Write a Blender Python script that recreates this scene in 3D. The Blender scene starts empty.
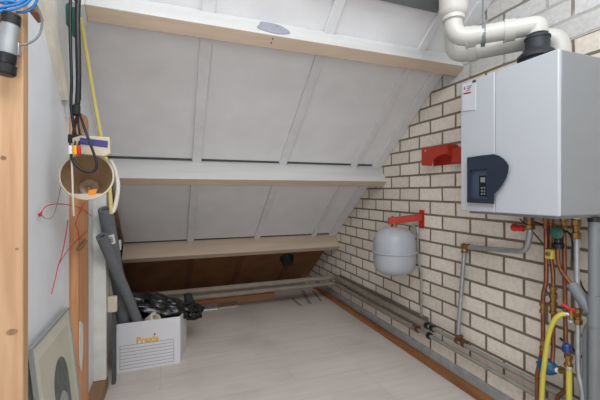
import bpy, bmesh, math, random
from mathutils import Vector, Matrix, noise
random.seed(7)
C = bpy.context.scene.collection
sc = bpy.context.scene
PI = math.pi
# ---------------------------------------------------------------- survey: camera station and rays
F = 345.0; YAW = math.atan(.371); cy, sy = math.cos(YAW), math.sin(YAW); HC = 1.2; V0 = 192.0
W = 1.72            # right (brick) wall
XL = -.44           # left wall
K = .784            # roof: z = ROOF(y)
def ROOF(y): return 2.0 - K*(y-1.872)
def ray(u, v):
    r = (u-300)/F
    return (r*cy+sy, -r*sy+cy, (V0-v)/F)
def PX(u, v, x): a = ray(u, v); t = x/a[0]; return Vector((x, a[1]*t, HC+a[2]*t))
def PY(u, v, y): a = ray(u, v); t = y/a[1]; return Vector((a[0]*t, y, HC+a[2]*t))
def PZ(u, v, z): a = ray(u, v); t = (z-HC)/a[2]; return Vector((a[0]*t, a[1]*t, z))

# ---------------------------------------------------------------- materials
def lin(c):
    return tuple((x/12.92 if x <= .04045 else ((x+.055)/1.055)**2.4) for x in [q/255 for q in c])
def mat(name, col, rough=.6, metal=0., var=.08, scale=12., bump=0., bscale=60., stretch=(1,1,1), trans=0., alpha=1., coat=0., spec=.5):
    m = bpy.data.materials.new(name); m.use_nodes = True
    N = m.node_tree.nodes; L = m.node_tree.links; b = N['Principled BSDF']
    tc = N.new('ShaderNodeTexCoord'); mp = N.new('ShaderNodeMapping'); mp.inputs['Scale'].default_value = stretch
    L.new(tc.outputs['Object'], mp.inputs['Vector'])
    nz = N.new('ShaderNodeTexNoise'); nz.inputs['Scale'].default_value = scale; nz.inputs['Detail'].default_value = 5
    L.new(mp.outputs[0], nz.inputs['Vector'])
    rp = N.new('ShaderNodeValToRGB'); c = lin(col)
    lo = [max(0, x*(1-var)) for x in c]; hi = [min(1, x*(1+var)) for x in c]
    rp.color_ramp.elements[0].position = .3; rp.color_ramp.elements[1].position = .7
    rp.color_ramp.elements[0].color = (*lo, 1); rp.color_ramp.elements[1].color = (*hi, 1)
    L.new(nz.outputs['Fac'], rp.inputs['Fac']); L.new(rp.outputs['Color'], b.inputs['Base Color'])
    b.inputs['Roughness'].default_value = rough; b.inputs['Metallic'].default_value = metal
    b.inputs['Transmission Weight'].default_value = trans; b.inputs['Alpha'].default_value = alpha
    b.inputs['Coat Weight'].default_value = coat; b.inputs['Specular IOR Level'].default_value = spec
    if bump:
        n2 = N.new('ShaderNodeTexNoise'); n2.inputs['Scale'].default_value = bscale; n2.inputs['Detail'].default_value = 4
        L.new(mp.outputs[0], n2.inputs['Vector'])
        bp = N.new('ShaderNodeBump'); bp.inputs['Strength'].default_value = bump; bp.inputs['Distance'].default_value = .01
        L.new(n2.outputs['Fac'], bp.inputs['Height']); L.new(bp.outputs[0], b.inputs['Normal'])
    return m
def wood(name, col, dark, axis='z', rough=.55, knots=True, ring=34.):
    m = bpy.data.materials.new(name); m.use_nodes = True
    N = m.node_tree.nodes; L = m.node_tree.links; b = N['Principled BSDF']
    tc = N.new('ShaderNodeTexCoord'); mp = N.new('ShaderNodeMapping')
    s = {'z': (1, 1, .06), 'y': (1, .06, 1), 'x': (.06, 1, 1)}[axis]
    mp.inputs['Scale'].default_value = s; L.new(tc.outputs['Object'], mp.inputs['Vector'])
    nz = N.new('ShaderNodeTexNoise'); nz.inputs['Scale'].default_value = ring; nz.inputs['Detail'].default_value = 6
    nz.inputs['Distortion'].default_value = .6; L.new(mp.outputs[0], nz.inputs['Vector'])
    rp = N.new('ShaderNodeValToRGB'); rp.color_ramp.elements[0].position = .32; rp.color_ramp.elements[1].position = .66
    rp.color_ramp.elements[0].color = (*lin(dark), 1); rp.color_ramp.elements[1].color = (*lin(col), 1)
    L.new(nz.outputs['Fac'], rp.inputs['Fac']); out = rp.outputs['Color']
    if knots:
        vo = N.new('ShaderNodeTexVoronoi'); vo.inputs['Scale'].default_value = 3.3
        mp2 = N.new('ShaderNodeMapping'); s2 = {'z': (1, 1, .6), 'y': (1, .6, 1), 'x': (.6, 1, 1)}[axis]
        mp2.inputs['Scale'].default_value = s2; L.new(tc.outputs['Object'], mp2.inputs['Vector']); L.new(mp2.outputs[0], vo.inputs['Vector'])
        r2 = N.new('ShaderNodeValToRGB'); r2.color_ramp.elements[0].position = .02; r2.color_ramp.elements[1].position = .075
        r2.color_ramp.elements[0].color = (1, 1, 1, 1); r2.color_ramp.elements[1].color = (0, 0, 0, 1)
        L.new(vo.outputs['Distance'], r2.inputs['Fac'])
        mx = N.new('ShaderNodeMix'); mx.data_type = 'RGBA'; L.new(r2.outputs['Color'], mx.inputs[0]); L.new(out, mx.inputs[6])
        mx.inputs[7].default_value = (*[x*.35 for x in lin(dark)], 1); out = mx.outputs[2]
    L.new(out, b.inputs['Base Color']); b.inputs['Roughness'].default_value = rough
    return m

def brick_material():
    m = bpy.data.materials.new('brick wall'); m.use_nodes = True
    N = m.node_tree.nodes; L = m.node_tree.links; b = N['Principled BSDF']
    tc = N.new('ShaderNodeTexCoord'); sp = N.new('ShaderNodeSeparateXYZ'); L.new(tc.outputs['Object'], sp.inputs[0])
    wob = N.new('ShaderNodeTexNoise'); wob.inputs['Scale'].default_value = 5.; L.new(tc.outputs['Object'], wob.inputs['Vector'])
    def math_(op, a, bb):
        n = N.new('ShaderNodeMath'); n.operation = op
        for i, q in enumerate((a, bb)):
            if isinstance(q, (int, float)): n.inputs[i].default_value = q
            else: L.new(q, n.inputs[i])
        return n.outputs[0]
    w1 = math_('MULTIPLY', math_('SUBTRACT', wob.outputs['Fac'], .5), .012)
    cu = math_('ADD', math_('SUBTRACT', sp.outputs['Y'], 1.627 - .232*20), w1)
    cv = math_('ADD', math_('SUBTRACT', sp.outputs['Z'], .078 - .096*2), math_('MULTIPLY', w1, .5))
    cb = N.new('ShaderNodeCombineXYZ'); L.new(cu, cb.inputs[0]); L.new(cv, cb.inputs[1])
    def brick(c1, c2, mo):
        t = N.new('ShaderNodeTexBrick'); L.new(cb.outputs[0], t.inputs['Vector'])
        t.offset = .5; t.offset_frequency = 2
        t.inputs['Scale'].default_value = 1; t.inputs['Brick Width'].default_value = .232; t.inputs['Row Height'].default_value = .096
        t.inputs['Mortar Size'].default_value = .0084; t.inputs['Mortar Smooth'].default_value = .25; t.inputs['Bias'].default_value = 0
        t.inputs['Color1'].default_value = (*lin(c1), 1); t.inputs['Color2'].default_value = (*lin(c2), 1); t.inputs['Mortar'].default_value = (*lin(mo), 1)
        return t
    bare = brick((240, 230, 217), (224, 214, 201), (124, 113, 97))
    white = brick((216, 215, 213), (206, 204, 201), (186, 184, 180))
    fine = N.new('ShaderNodeTexNoise'); fine.inputs['Scale'].default_value = 55; fine.inputs['Detail'].default_value = 6
    L.new(tc.outputs['Object'], fine.inputs['Vector'])
    big = N.new('ShaderNodeTexNoise'); big.inputs['Scale'].default_value = 3.5; big.inputs['Detail'].default_value = 4
    L.new(tc.outputs['Object'], big.inputs['Vector'])
    # paint stops about the course at z = 1.9, ragged; patches of mortar stay unpainted
    edge = math_('ADD', sp.outputs['Z'], math_('MULTIPLY', math_('SUBTRACT', big.outputs['Fac'], .5), .06))
    edge = math_('ADD', edge, math_('MULTIPLY', math_('SUBTRACT', sp.outputs['Y'], 1.3), -.02))
    mask = math_('GREATER_THAN', edge, 1.905)
    miss = math_('GREATER_THAN', big.outputs['Fac'], .56)
    missm = math_('MULTIPLY', miss, math_('GREATER_THAN', white.outputs['Fac'], .5))
    mask = math_('MULTIPLY', mask, math_('SUBTRACT', 1.0, math_('MULTIPLY', missm, .75)))
    mx = N.new('ShaderNodeMix'); mx.data_type = 'RGBA'; L.new(mask, mx.inputs[0]); L.new(bare.outputs['Color'], mx.inputs[6]); L.new(white.outputs['Color'], mx.inputs[7])
    # grime
    rp = N.new('ShaderNodeValToRGB'); rp.color_ramp.elements[0].position = .3; rp.color_ramp.elements[1].position = .62
    rp.color_ramp.elements[0].color = (.80, .79, .77, 1); rp.color_ramp.elements[1].color = (1, 1, 1, 1); L.new(fine.outputs['Fac'], rp.inputs['Fac'])
    m2 = N.new('ShaderNodeMix'); m2.data_type = 'RGBA'; m2.blend_type = 'MULTIPLY'; m2.inputs[0].default_value = .7
    L.new(mx.outputs[2], m2.inputs[6]); L.new(rp.outputs['Color'], m2.inputs[7]); L.new(m2.outputs[2], b.inputs['Base Color'])
    b.inputs['Roughness'].default_value = .85
    h = math_('ADD', math_('MULTIPLY', bare.outputs['Fac'], -1.0), math_('MULTIPLY', fine.outputs['Fac'], .22))
    bp = N.new('ShaderNodeBump'); bp.inputs['Strength'].default_value = .5; bp.inputs['Distance'].default_value = .008
    L.new(h, bp.inputs['Height']); L.new(bp.outputs[0], b.inputs['Normal'])
    return m
def floor_material():
    m = bpy.data.materials.new('laminate floor'); m.use_nodes = True
    N = m.node_tree.nodes; L = m.node_tree.links; b = N['Principled BSDF']
    tc = N.new('ShaderNodeTexCoord'); sp = N.new('ShaderNodeSeparateXYZ'); L.new(tc.outputs['Object'], sp.inputs[0])
    cb = N.new('ShaderNodeCombineXYZ')
    ad = N.new('ShaderNodeMath'); ad.inputs[1].default_value = 8.31; L.new(sp.outputs['Y'], ad.inputs[0])
    ax = N.new('ShaderNodeMath'); ax.inputs[1].default_value = 5.19; L.new(sp.outputs['X'], ax.inputs[0])
    L.new(ax.outputs[0], cb.inputs[0]); L.new(ad.outputs[0], cb.inputs[1])
    t = N.new('ShaderNodeTexBrick'); t.offset = .37; t.offset_frequency = 3
    L.new(cb.outputs[0], t.inputs['Vector']); t.inputs['Scale'].default_value = 1
    t.inputs['Brick Width'].default_value = 1.28; t.inputs['Row Height'].default_value = .192; t.inputs['Mortar Size'].default_value = .0008
    t.inputs['Mortar Smooth'].default_value = .3
    t.inputs['Color1'].default_value = (*lin((220, 211, 203)), 1); t.inputs['Color2'].default_value = (*lin((215, 206, 198)), 1); t.inputs['Mortar'].default_value = (*lin((168, 161, 154)), 1)
    mp = N.new('ShaderNodeMapping'); mp.inputs['Scale'].default_value = (.12, 1, 1); L.new(tc.outputs['Object'], mp.inputs[0])
    nz = N.new('ShaderNodeTexNoise'); nz.inputs['Scale'].default_value = 26; nz.inputs['Detail'].default_value = 6; L.new(mp.outputs[0], nz.inputs['Vector'])
    rp = N.new('ShaderNodeValToRGB'); rp.color_ramp.elements[0].position = .3; rp.color_ramp.elements[1].position = .65
    rp.color_ramp.elements[0].color = (.88, .87, .86, 1); rp.color_ramp.elements[1].color = (1, 1, 1, 1); L.new(nz.outputs['Fac'], rp.inputs['Fac'])
    mx = N.new('ShaderNodeMix'); mx.data_type = 'RGBA'; mx.blend_type = 'MULTIPLY'; mx.inputs[0].default_value = .8
    L.new(t.outputs['Color'], mx.inputs[6]); L.new(rp.outputs['Color'], mx.inputs[7])
    # dust and scuffs
    n3 = N.new('ShaderNodeTexNoise'); n3.inputs['Scale'].default_value = 2.3; n3.inputs['Detail'].default_value = 7; L.new(tc.outputs['Object'], n3.inputs['Vector'])
    r3 = N.new('ShaderNodeValToRGB'); r3.color_ramp.elements[0].position = .28; r3.color_ramp.elements[1].position = .5
    r3.color_ramp.elements[0].color = (.86, .85, .84, 1); r3.color_ramp.elements[1].color = (1, 1, 1, 1); L.new(n3.outputs['Fac'], r3.inputs['Fac'])
    m3 = N.new('ShaderNodeMix'); m3.data_type = 'RGBA'; m3.blend_type = 'MULTIPLY'; m3.inputs[0].default_value = 1
    L.new(mx.outputs[2], m3.inputs[6]); L.new(r3.outputs['Color'], m3.inputs[7]); L.new(m3.outputs[2], b.inputs['Base Color'])
    b.inputs['Roughness'].default_value = .42; b.inputs['Specular IOR Level'].default_value = .35
    return m

M = dict(
    brick=brick_material(), floor=floor_material(),
    panel=mat('white roof panel', (230, 230, 232), .6, var=.035, scale=7, stretch=(1, 1, 1)),
    wall=mat('white left wall', (234, 238, 244), .6, var=.04, scale=5, bump=.15, bscale=25),
    paint=mat('white painted timber', (206, 206, 204), .5, var=.07, scale=16, stretch=(.1, 1, 1), bump=.25, bscale=30),
    batten=mat('white batten', (224, 224, 226), .5, var=.05, scale=14),
    tan=mat('bare beige timber', (200, 180, 160), .6, var=.08, scale=14, stretch=(.12, 1, 1), bump=.2, bscale=30),
    hard=mat('brown hardboard', (132, 88, 52), .7, var=.2, scale=6),
    darkbrown=mat('dark brown board', (112, 76, 48), .7, var=.2, scale=6),
    filler=mat('grey filler', (150, 150, 162), .7, var=.06, scale=40),
    dot=mat('dark speck', (40, 38, 38), .7),
    skygrey=mat('grey window frame', (104, 108, 108), .5, var=.06),
    skyglass=mat('window glass', (150, 165, 178), .08, var=.05),
    pine=wood('pine', (200, 162, 124), (178, 136, 98), 'z', ring=40, knots=False),
    pine2=wood('orange pine', (222, 166, 120), (196, 134, 90), 'z', ring=40),
    trimwood=wood('floor edge timber', (172, 116, 72), (132, 84, 50), 'y', ring=22),
    plankwood=wood('loose plank timber', (178, 122, 74), (146, 94, 54), 'x', ring=22, knots=False),
    block=wood('stained timber block', (160, 122, 88), (112, 80, 54), 'y', ring=30, knots=False),
    lath=mat('cream timber lath', (236, 230, 214), .6, var=.08, scale=20),
    plaster=mat('stained white plaster', (224, 224, 218), .7, var=.12, scale=9, bump=.15),
    skirt=mat('grey cement strip', (160, 160, 158), .8, var=.18, scale=18, bump=.3),
    casing=mat('shaded grey enamel', (134, 138, 142), .36, var=.02, scale=3), boiler=mat('white enamel', (190, 193, 199), .32, var=.012, scale=3),  # casing grey carries the boiler side's shade, darker than its white front
    navy=mat('navy plastic', (34, 45, 60), .4, var=.04), navy2=mat('dull navy plastic', (60, 73, 92), .45, var=.04),
    screen=mat('dark display', (16, 18, 22), .2, var=.02), button=mat('grey buttons', (130, 132, 136), .5),
    sticker=mat('white sticker', (200, 202, 207), .5, var=.02), ink=mat('dark ink', (52, 50, 52), .6), redink=mat('red ink', (168, 42, 60), .6),
    pvcw=mat('white flue plastic', (200, 198, 192), .4, var=.05, scale=9), rubber=mat('black rubber', (38, 41, 46), .6, var=.1),
    red=mat('red enamel', (176, 50, 31), .45, var=.09, scale=18), redplastic=mat('red plastic', (190, 40, 34), .4, var=.06),
    vessel=mat('pale grey enamel', (170, 173, 180), .38, var=.02), 
    copper=mat('copper', (140, 90, 67), .4, .75, var=.18, scale=30), oldcopper=mat('old dull copper', (120, 78, 58), .5, .6, var=.2, scale=30),
    brass=mat('brass', (150, 116, 70), .38, .85, var=.18, scale=40), steel=mat('galvanised steel', (168, 172, 175), .4, .55, var=.14, scale=25),
    pipepaint=mat('grey bare pipe', (154, 150, 141), .5, .25, var=.12, scale=20),
    insul=mat('taupe pipe sleeve', (138, 128, 115), .75, var=.12, scale=14), insul2=mat('dull taupe pipe sleeve', (124, 114, 102), .75, var=.12, scale=14),
    pvcg=mat('grey drain plastic', (118, 123, 127), .42, var=.06), foam=mat('grey foam', (112, 116, 121), .85, var=.09, scale=40, bump=.25, bscale=120),
    foamin=mat('pale foam core', (176, 168, 140), .9, var=.1), black=mat('black plastic', (24, 25, 28), .42, var=.08),
    bag=mat('black bin bag film', (11, 11, 13), .27, var=.1, spec=.6), bagmatt=mat('black cloth', (26, 27, 30), .7, var=.15),
    green=mat('green plastic', (12, 92, 78), .45, var=.06), darkgreen=mat('dark green cap', (26, 88, 70), .45),
    blue=mat('blue plastic', (32, 80, 116), .38, var=.06), bluecable=mat('blue cable', (44, 122, 190), .45),
    deepblue=mat('deep blue cap', (36, 60, 122), .4), yellow=mat('yellow hose', (194, 184, 74), .45, var=.06), yellowtag=mat('yellow clip', (214, 200, 96), .5),
    stick=mat('yellowed stick', (206, 192, 118), .55, var=.06), greycable=mat('grey cable', (120, 122, 124), .5),
    tub=mat('smoky brown plastic', (150, 122, 92), .3, var=.12, scale=14, alpha=.86), tubrim=mat('cream plastic', (200, 188, 164), .45, var=.05),
    clear=mat('milky tubing', (206, 202, 190), .35, var=.04),
    label=mat('blue violet label', (62, 60, 124), .5, var=.2, scale=60), orange=mat('orange sticker', (240, 142, 34), .5),
    white=mat('white plastic', (230, 230, 226), .45), plugred=mat('red plug', (204, 34, 40), .4), plugyel=mat('yellow plug', (236, 178, 28), .4),
    redline=mat('red cord', (196, 48, 54), .6), twine=mat('grey thread', (150, 140, 136), .7),
    card=mat('white cardboard', (222, 222, 226), .65, var=.02, scale=5), logo=mat('amber print', (236, 182, 26), .6), printgrey=mat('grey print', (112, 114, 118), .7),
    frame=mat('silver grey frame', (150, 152, 150), .45, var=.06), printpaper=mat('faded print', (196, 194, 176), .5, var=.08, scale=6),
    mount=mat('pale print border', (208, 206, 192), .5, var=.05), arch=mat('dark print area', (96, 100, 98), .55, var=.3, scale=30), figure=mat('pale print area', (160, 162, 156), .55, var=.2, scale=40),
    gap=mat('dark grey slab', (84, 86, 88), .8, var=.1), cream=mat('cream plastic block', (216, 206, 188), .6, var=.06),
    scuff=mat('dark floor dust', (158, 151, 144), .9, var=.2, scale=30),
)

# ---------------------------------------------------------------- mesh helpers
def BM(): return bmesh.new()
def obj(name, bm, m, parent=None, loc=None, smooth=True, bevel=0., subsurf=0):
    """link the (world space) bmesh as ONE mesh object with its origin at loc (or at its parent's origin)"""
    if parent is not None:
        off = parent_origin(parent)
    elif loc is not None: off = Vector(loc)
    else:
        xs = [v.co for v in bm.verts]
        off = Vector(((min(q.x for q in xs)+max(q.x for q in xs))/2, (min(q.y for q in xs)+max(q.y for q in xs))/2, min(q.z for q in xs)))
    bmesh.ops.translate(bm, verts=bm.verts, vec=-off)
    bmesh.ops.recalc_face_normals(bm, faces=bm.faces)
    me = bpy.data.meshes.new(name); bm.to_mesh(me); bm.free()
    for q in (m if isinstance(m, (list, tuple)) else [m]): me.materials.append(q)
    if smooth:
        me.polygons.foreach_set('use_smooth', [True]*len(me.polygons)); me.set_sharp_from_angle(angle=math.radians(38))
    o = bpy.data.objects.new(name, me); C.objects.link(o)
    if parent is not None: o.parent = parent
    else: o.location = off
    o['o_'] = list(off)
    if bevel:
        b = o.modifiers.new('bevel', 'BEVEL'); b.width = bevel; b.segments = 2; b.limit_method = 'ANGLE'
    if subsurf:
        s = o.modifiers.new('sub', 'SUBSURF'); s.levels = s.render_levels = subsurf
    return o
def parent_origin(p): return Vector(p['o_'])
def thing(name, label, cat, loc, group=None):
    o = bpy.data.objects.new(name, None); C.objects.link(o); o.location = loc; o.empty_display_size = .05
    o['o_'] = list(loc); o['label'] = label; o['category'] = cat
    if group: o['group'] = group
    return o
def tag(o, label, cat, group=None, kind=None):
    o['label'] = label; o['category'] = cat
    if group: o['group'] = group
    if kind: o['kind'] = kind
    return o
def struct(name, bm, m, parent=None, loc=(0, 0, 0), **k):
    o = obj(name, bm, m, parent, None if parent else loc, **k)
    if parent is None: o['kind'] = 'structure'
    return o
def box(bm, a, b, mi=0):
    x0, y0, z0 = [min(p, q) for p, q in zip(a, b)]; x1, y1, z1 = [max(p, q) for p, q in zip(a, b)]
    v = [bm.verts.new(p) for p in ((x0,y0,z0),(x1,y0,z0),(x1,y1,z0),(x0,y1,z0),(x0,y0,z1),(x1,y0,z1),(x1,y1,z1),(x0,y1,z1))]
    fs = [bm.faces.new([v[i] for i in f]) for f in ((0,3,2,1),(4,5,6,7),(0,1,5,4),(1,2,6,5),(2,3,7,6),(3,0,4,7))]
    for f in fs: f.material_index = mi
    return bm
def prism(bm, poly, vec, mi=0):
    """extrude a planar polygon by vec"""
    vec = Vector(vec); a = [bm.verts.new(p) for p in poly]; b = [bm.verts.new(Vector(p)+vec) for p in poly]
    n = len(a); fs = [bm.faces.new(a[::-1]), bm.faces.new(b)]
    for i in range(n): fs.append(bm.faces.new((a[i], a[(i+1) % n], b[(i+1) % n], b[i])))
    for f in fs: f.material_index = mi
    return fs
def fillet(pts, r, n=6):
    pts = [Vector(p) for p in pts]; out = [pts[0]]
    for i in range(1, len(pts)-1):
        p0, p, p1 = pts[i-1], pts[i], pts[i+1]
        a = (p0-p); b = (p1-p); q = min(r, a.length*.48, b.length*.48)
        s = p + a.normalized()*q; e = p + b.normalized()*q
        for k in range(n+1):
            t = k/n; out.append((1-t)**2*s + 2*t*(1-t)*p + t*t*e)
    out.append(pts[-1]); return out
def smoothpath(pts, n=8):
    pts = [Vector(p) for p in pts]; P = [pts[0]]+pts+[pts[-1]]; out = []
    for i in range(1, len(P)-2):
        for k in range(n):
            t = k/n; a, b, c, d = P[i-1], P[i], P[i+1], P[i+2]
            out.append(.5*((2*b)+(c-a)*t+(2*a-5*b+4*c-d)*t*t+(3*b-a-3*c+d)*t**3))
    out.append(pts[-1]); return out
def tube(bm, pts, r, seg=12, rs=None, cap=True, mi=0):
    pts = [Vector(p) for p in pts]; n = len(pts); rings = []
    t0 = (pts[1]-pts[0]).normalized(); up = Vector((0, 0, 1)) if abs(t0.z) < .9 else Vector((1, 0, 0))
    nrm = t0.cross(up).normalized()
    for i, p in enumerate(pts):
        if i == 0: t = pts[1]-pts[0]
        elif i == n-1: t = pts[-1]-pts[-2]
        else: t = (pts[i+1]-pts[i]).normalized()+(pts[i]-pts[i-1]).normalized()
        t.normalize(); nrm = (nrm - t*nrm.dot(t)).normalized(); bn = t.cross(nrm)
        rr = rs[i] if rs else r
        rings.append([bm.verts.new(p + nrm*(rr*math.cos(2*PI*k/seg)) + bn*(rr*math.sin(2*PI*k/seg))) for k in range(seg)])
    fs = []
    for a, b in zip(rings, rings[1:]):
        for k in range(seg): fs.append(bm.faces.new((a[k], a[(k+1) % seg], b[(k+1) % seg], b[k])))
    if cap: fs += [bm.faces.new(rings[0][::-1]), bm.faces.new(rings[-1])]
    for f in fs: f.material_index = mi
    return bm
def ring_profile(bm, c, axis, prof, seg=24, cap0=True, cap1=True, mi=0):
    """lathe: prof = [(radius, height along axis)]"""
    c = Vector(c); ax = Vector(axis).normalized(); up = Vector((0, 0, 1)) if abs(ax.z) < .9 else Vector((1, 0, 0))
    e1 = ax.cross(up).normalized(); e2 = ax.cross(e1); rings = []
    for r, h in prof:
        rings.append([bm.verts.new(c + ax*h + e1*(r*math.cos(2*PI*k/seg)) + e2*(r*math.sin(2*PI*k/seg))) for k in range(seg)])
    fs = []
    for a, b in zip(rings, rings[1:]):
        for k in range(seg): fs.append(bm.faces.new((a[k], a[(k+1) % seg], b[(k+1) % seg], b[k])))
    if cap0: fs.append(bm.faces.new(rings[0][::-1]))
    if cap1: fs.append(bm.faces.new(rings[-1]))
    for f in fs: f.material_index = mi
    return bm
def fitting(bm, c, axis, r, L):
    """a brass compression fitting: nut, waist, nut"""
    ring_profile(bm, Vector(c)-Vector(axis).normalized()*L/2, axis,
                 [(r*.8, 0), (r, L*.04), (r, L*.3), (r*.72, L*.34), (r*.72, L*.66), (r, L*.7), (r, L*.96), (r*.8, L)], seg=8)
    return bm

# ================================================================ THE SETTING
bm = box(BM(), (-3.2, -1.6, -.05), (1.66, 4.46, 0)); flo = struct('floor', bm, M['floor'])
# right wall under the rake
bm = BM(); prism(bm, [(W, -1.2, -.05), (W, 4.50, -.05), (W, 4.50, max(ROOF(4.42), 0)), (W, .25, ROOF(.25)), (W, -1.2, ROOF(.25))], (.1, 0, 0))
struct('wall_right', bm, M['brick'])
bm = BM(); prism(bm, [(XL, 1.09, -.05), (XL, 4.46, -.05), (XL, 4.42, .0), (XL, 1.09, ROOF(1.09))], (-.06, 0, 0))
struct('wall_left', bm, M['wall'])
# sloping ceiling of white panels down to the lowest beam, then brown hardboard
def slope_slab(bm, x0, x1, y0, y1, low, high, mi=0):
    """board lying along the roof plane, from `low` below it to `high` above it (perpendicular)"""
    n = Vector((0, K, 1)).normalized()
    A = Vector((x0, y0, ROOF(y0))); B = Vector((x0, y1, ROOF(y1)))
    prism(bm, [A-n*low, B-n*low, B+n*high, A+n*high], (x1-x0, 0, 0), mi)
bm = BM(); slope_slab(bm, XL-.06, W, .25, 3.52, 0, .04)
ceil = struct('ceiling', bm, M['panel'])
for bx0, bx1 in ((.135, .198), (.787, .847), (1.424, 1.474)):
    bm = BM(); slope_slab(bm, bx0, bx1, .3, 3.50, .02, .0); obj('batten', bm, M['batten'], ceil, bevel=.003)
bm = BM(); slope_slab(bm, 1.632, W-.001, .3, 3.50, .02, .0); obj('batten', bm, M['batten'], ceil, bevel=.003)
for yy in (2.597, 3.482):
    for gx0, gx1 in ((XL, .133), (.2, .785), (.849, 1.422), (1.476, 1.63)):
        bm = BM(); slope_slab(bm, gx0, gx1, yy-.011, yy+.006, .0015, 0); obj('joint_gap', bm, M['gap'], ceil)
bm = BM(); slope_slab(bm, XL-.06, W, 3.52, 4.46, 0, .02)
wb = struct('wall_back', bm, M['hard'])
for bx0 in (.16, .70, 1.30):
    bm = BM(); slope_slab(bm, bx0, bx0+.05, 3.55, 4.36, .012, 0); obj('batten', bm, M['darkbrown'], wb)
bm = BM(); prism(bm, [(XL+.004, 3.18, .001), (XL+.004, 4.40, .001), (XL+.004, 3.20, ROOF(3.20)-.005), (XL+.004, 3.18, ROOF(3.18)-.005)], (-.003, 0, 0))
struct('trim_3', bm, M['darkbrown'])
# the part of the attic behind the camera
bm = BM(); prism(bm, [(-2.2, .25, ROOF(.25)), (-2.2, -1.6, ROOF(.25)-1.1), (-2.2, -1.6, ROOF(.25)-1.06), (-2.2, .25, ROOF(.25)+.04)], (W+2.2, 0, 0)); struct('ceiling_rear', bm, M['panel'])
bm = box(BM(), (-2.2, -1.66, -.05), (W, -1.6, 2.25)); struct('wall_rear', bm, M['wall'])
bm = BM(); prism(bm, [(-2.2, -1.6, -.05), (-2.2, 1.15, -.05), (-2.2, 1.15, ROOF(1.15)), (-2.2, .25, ROOF(.25)), (-2.2, -1.6, ROOF(.25)-1.1)], (-.06, 0, 0)); struct('wall_side', bm, M['wall'])
bm = box(BM(), (-2.2, 1.09, -.05), (XL-.06, 1.15, 2.6)); struct('wall_partition', bm, M['wall'])
bm = BM(); slope_slab(bm, -2.2, XL-.06, .25, 1.15, 0, .04); struct('ceiling_side', bm, M['panel'])
# roof window high up: only its lower frame shows
wn = BM(); slope_slab(wn, .62, 1.40, 1.50, 1.575, .03, 0); slope_slab(wn, .62, .69, .75, 1.50, .03, 0); slope_slab(wn, 1.33, 1.40, .75, 1.50, .03, 0); slope_slab(wn, .62, 1.40, .68, .75, .03, 0)
win = struct('window_1', wn, M['skygrey'])
bm = BM(); slope_slab(bm, .69, 1.33, .75, 1.50, .012, -.006); obj('pane', bm, M['skyglass'], win)
# cement strip and timber along the foot of the brick wall
bm = box(BM(), (W-.012, -1.2, 0), (W, 4.05, .088)); struct('baseboard_right', bm, M['skirt'])
bm = box(BM(), (1.645, -1.2, 0), (1.706, 3.98, .032)); struct('trim_1', bm, M['trimwood'], bevel=.004)

# ================================================================ ROOF BEAMS
n_ = Vector((0, -K, -1)).normalized(); s_ = Vector((0, 1, -K)).normalized()
def purlin(y, depth, width, x0, x1, two, label):
    t = Vector((0, y, ROOF(y))); a = t + n_*depth; b = a + s_*width; d = t + s_*width
    bm = BM(); fs = prism(bm, [(x0, p.y, p.z) for p in (t, a, b, d)], (x1-x0, 0, 0))
    if two:
        fs[3].material_index = 1; fs[4].material_index = 1
    o = obj('roof_beam', bm, [M['paint'], M['tan']] if two else [M['tan']], None, ((x0+x1)/2, a.y, a.z), bevel=.004)
    tag(o, label, 'beam', 'beams across the sloping ceiling'); return o, t, a
B1, t1, a1 = purlin(1.752, .135, .075, -.345, W, True, 'highest white painted roof beam with beige underside and grey filler patch')
B2, t2, a2 = purlin(2.604, .172, .075, -.405, W, True, 'middle white painted roof beam with thin beige lower edge')
B3, t3, a3 = purlin(3.490, .160, .075, -.415, W, False, 'lowest roof beam, bare beige timber above the dark eave')
bm = BM(); e_ = Vector((-.37, 0, 0)); prism(bm, [e_+t1+n_*.01, e_+a1+n_*.008, e_+a1+s_*.085+n_*.008, e_+t1+s_*.085+n_*.01], (.025, 0, 0)); obj('end_block', bm, M['paint'], B1)
# grey filler patch smeared on the top beam
f1 = (a1-t1).normalized(); nf = f1.cross(Vector((1, 0, 0))).normalized()
if nf.y > 0: nf = -nf
bm = BM(); pc = Vector((.484, 0, 0)) + t1 + (a1-t1)*.52; pl = []
for k in range(28):
    th = 2*PI*k/28; w = .082*(1+.10*math.sin(3*th+.7)+.06*math.sin(5*th)); h = .056*(1+.12*math.sin(2*th+1))
    pl.append(pc + Vector((1, 0, 0))*w*math.cos(th) + f1*h*math.sin(th) + nf*.0005)
prism(bm, pl, nf*.003); obj('filler_patch', bm, M['filler'], B1)
for q, (du, dv) in enumerate(((.005, .062), (.004, .066), (.028, -.03))):
    bm = BM(); cpt = pc + Vector((1, 0, 0))*du + f1*dv*.9
    if q < 2: cpt = a1 + Vector((.478-.003*q, 0, 0)) + s_*(.02+.022*q) + n_*.0015; ring_profile(bm, cpt, n_, [(.004, -.001), (.004, .001)], 8)
    else: ring_profile(bm, cpt+nf*.003, nf, [(.004, 0), (.004, .001)], 8)
    obj('nail_hole', bm, M['dot'], B1)

# ================================================================ BOILER
XB = 1.35; y0, y1 = .872, 1.338; z0, z1 = 1.108, 1.737
bo = thing('boiler', 'white wall-hung boiler with navy control panel on the brick wall', 'boiler', (1.535, 1.105, z0))
bm = BM(); prism(bm, [(XB+.02, y0, z0), (W, y0, z0), (W, y1, z0), (XB+.02, y1, z0)], (0, 0, z1-z0)); obj('casing', bm, M['casing'], bo, bevel=.006)
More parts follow.
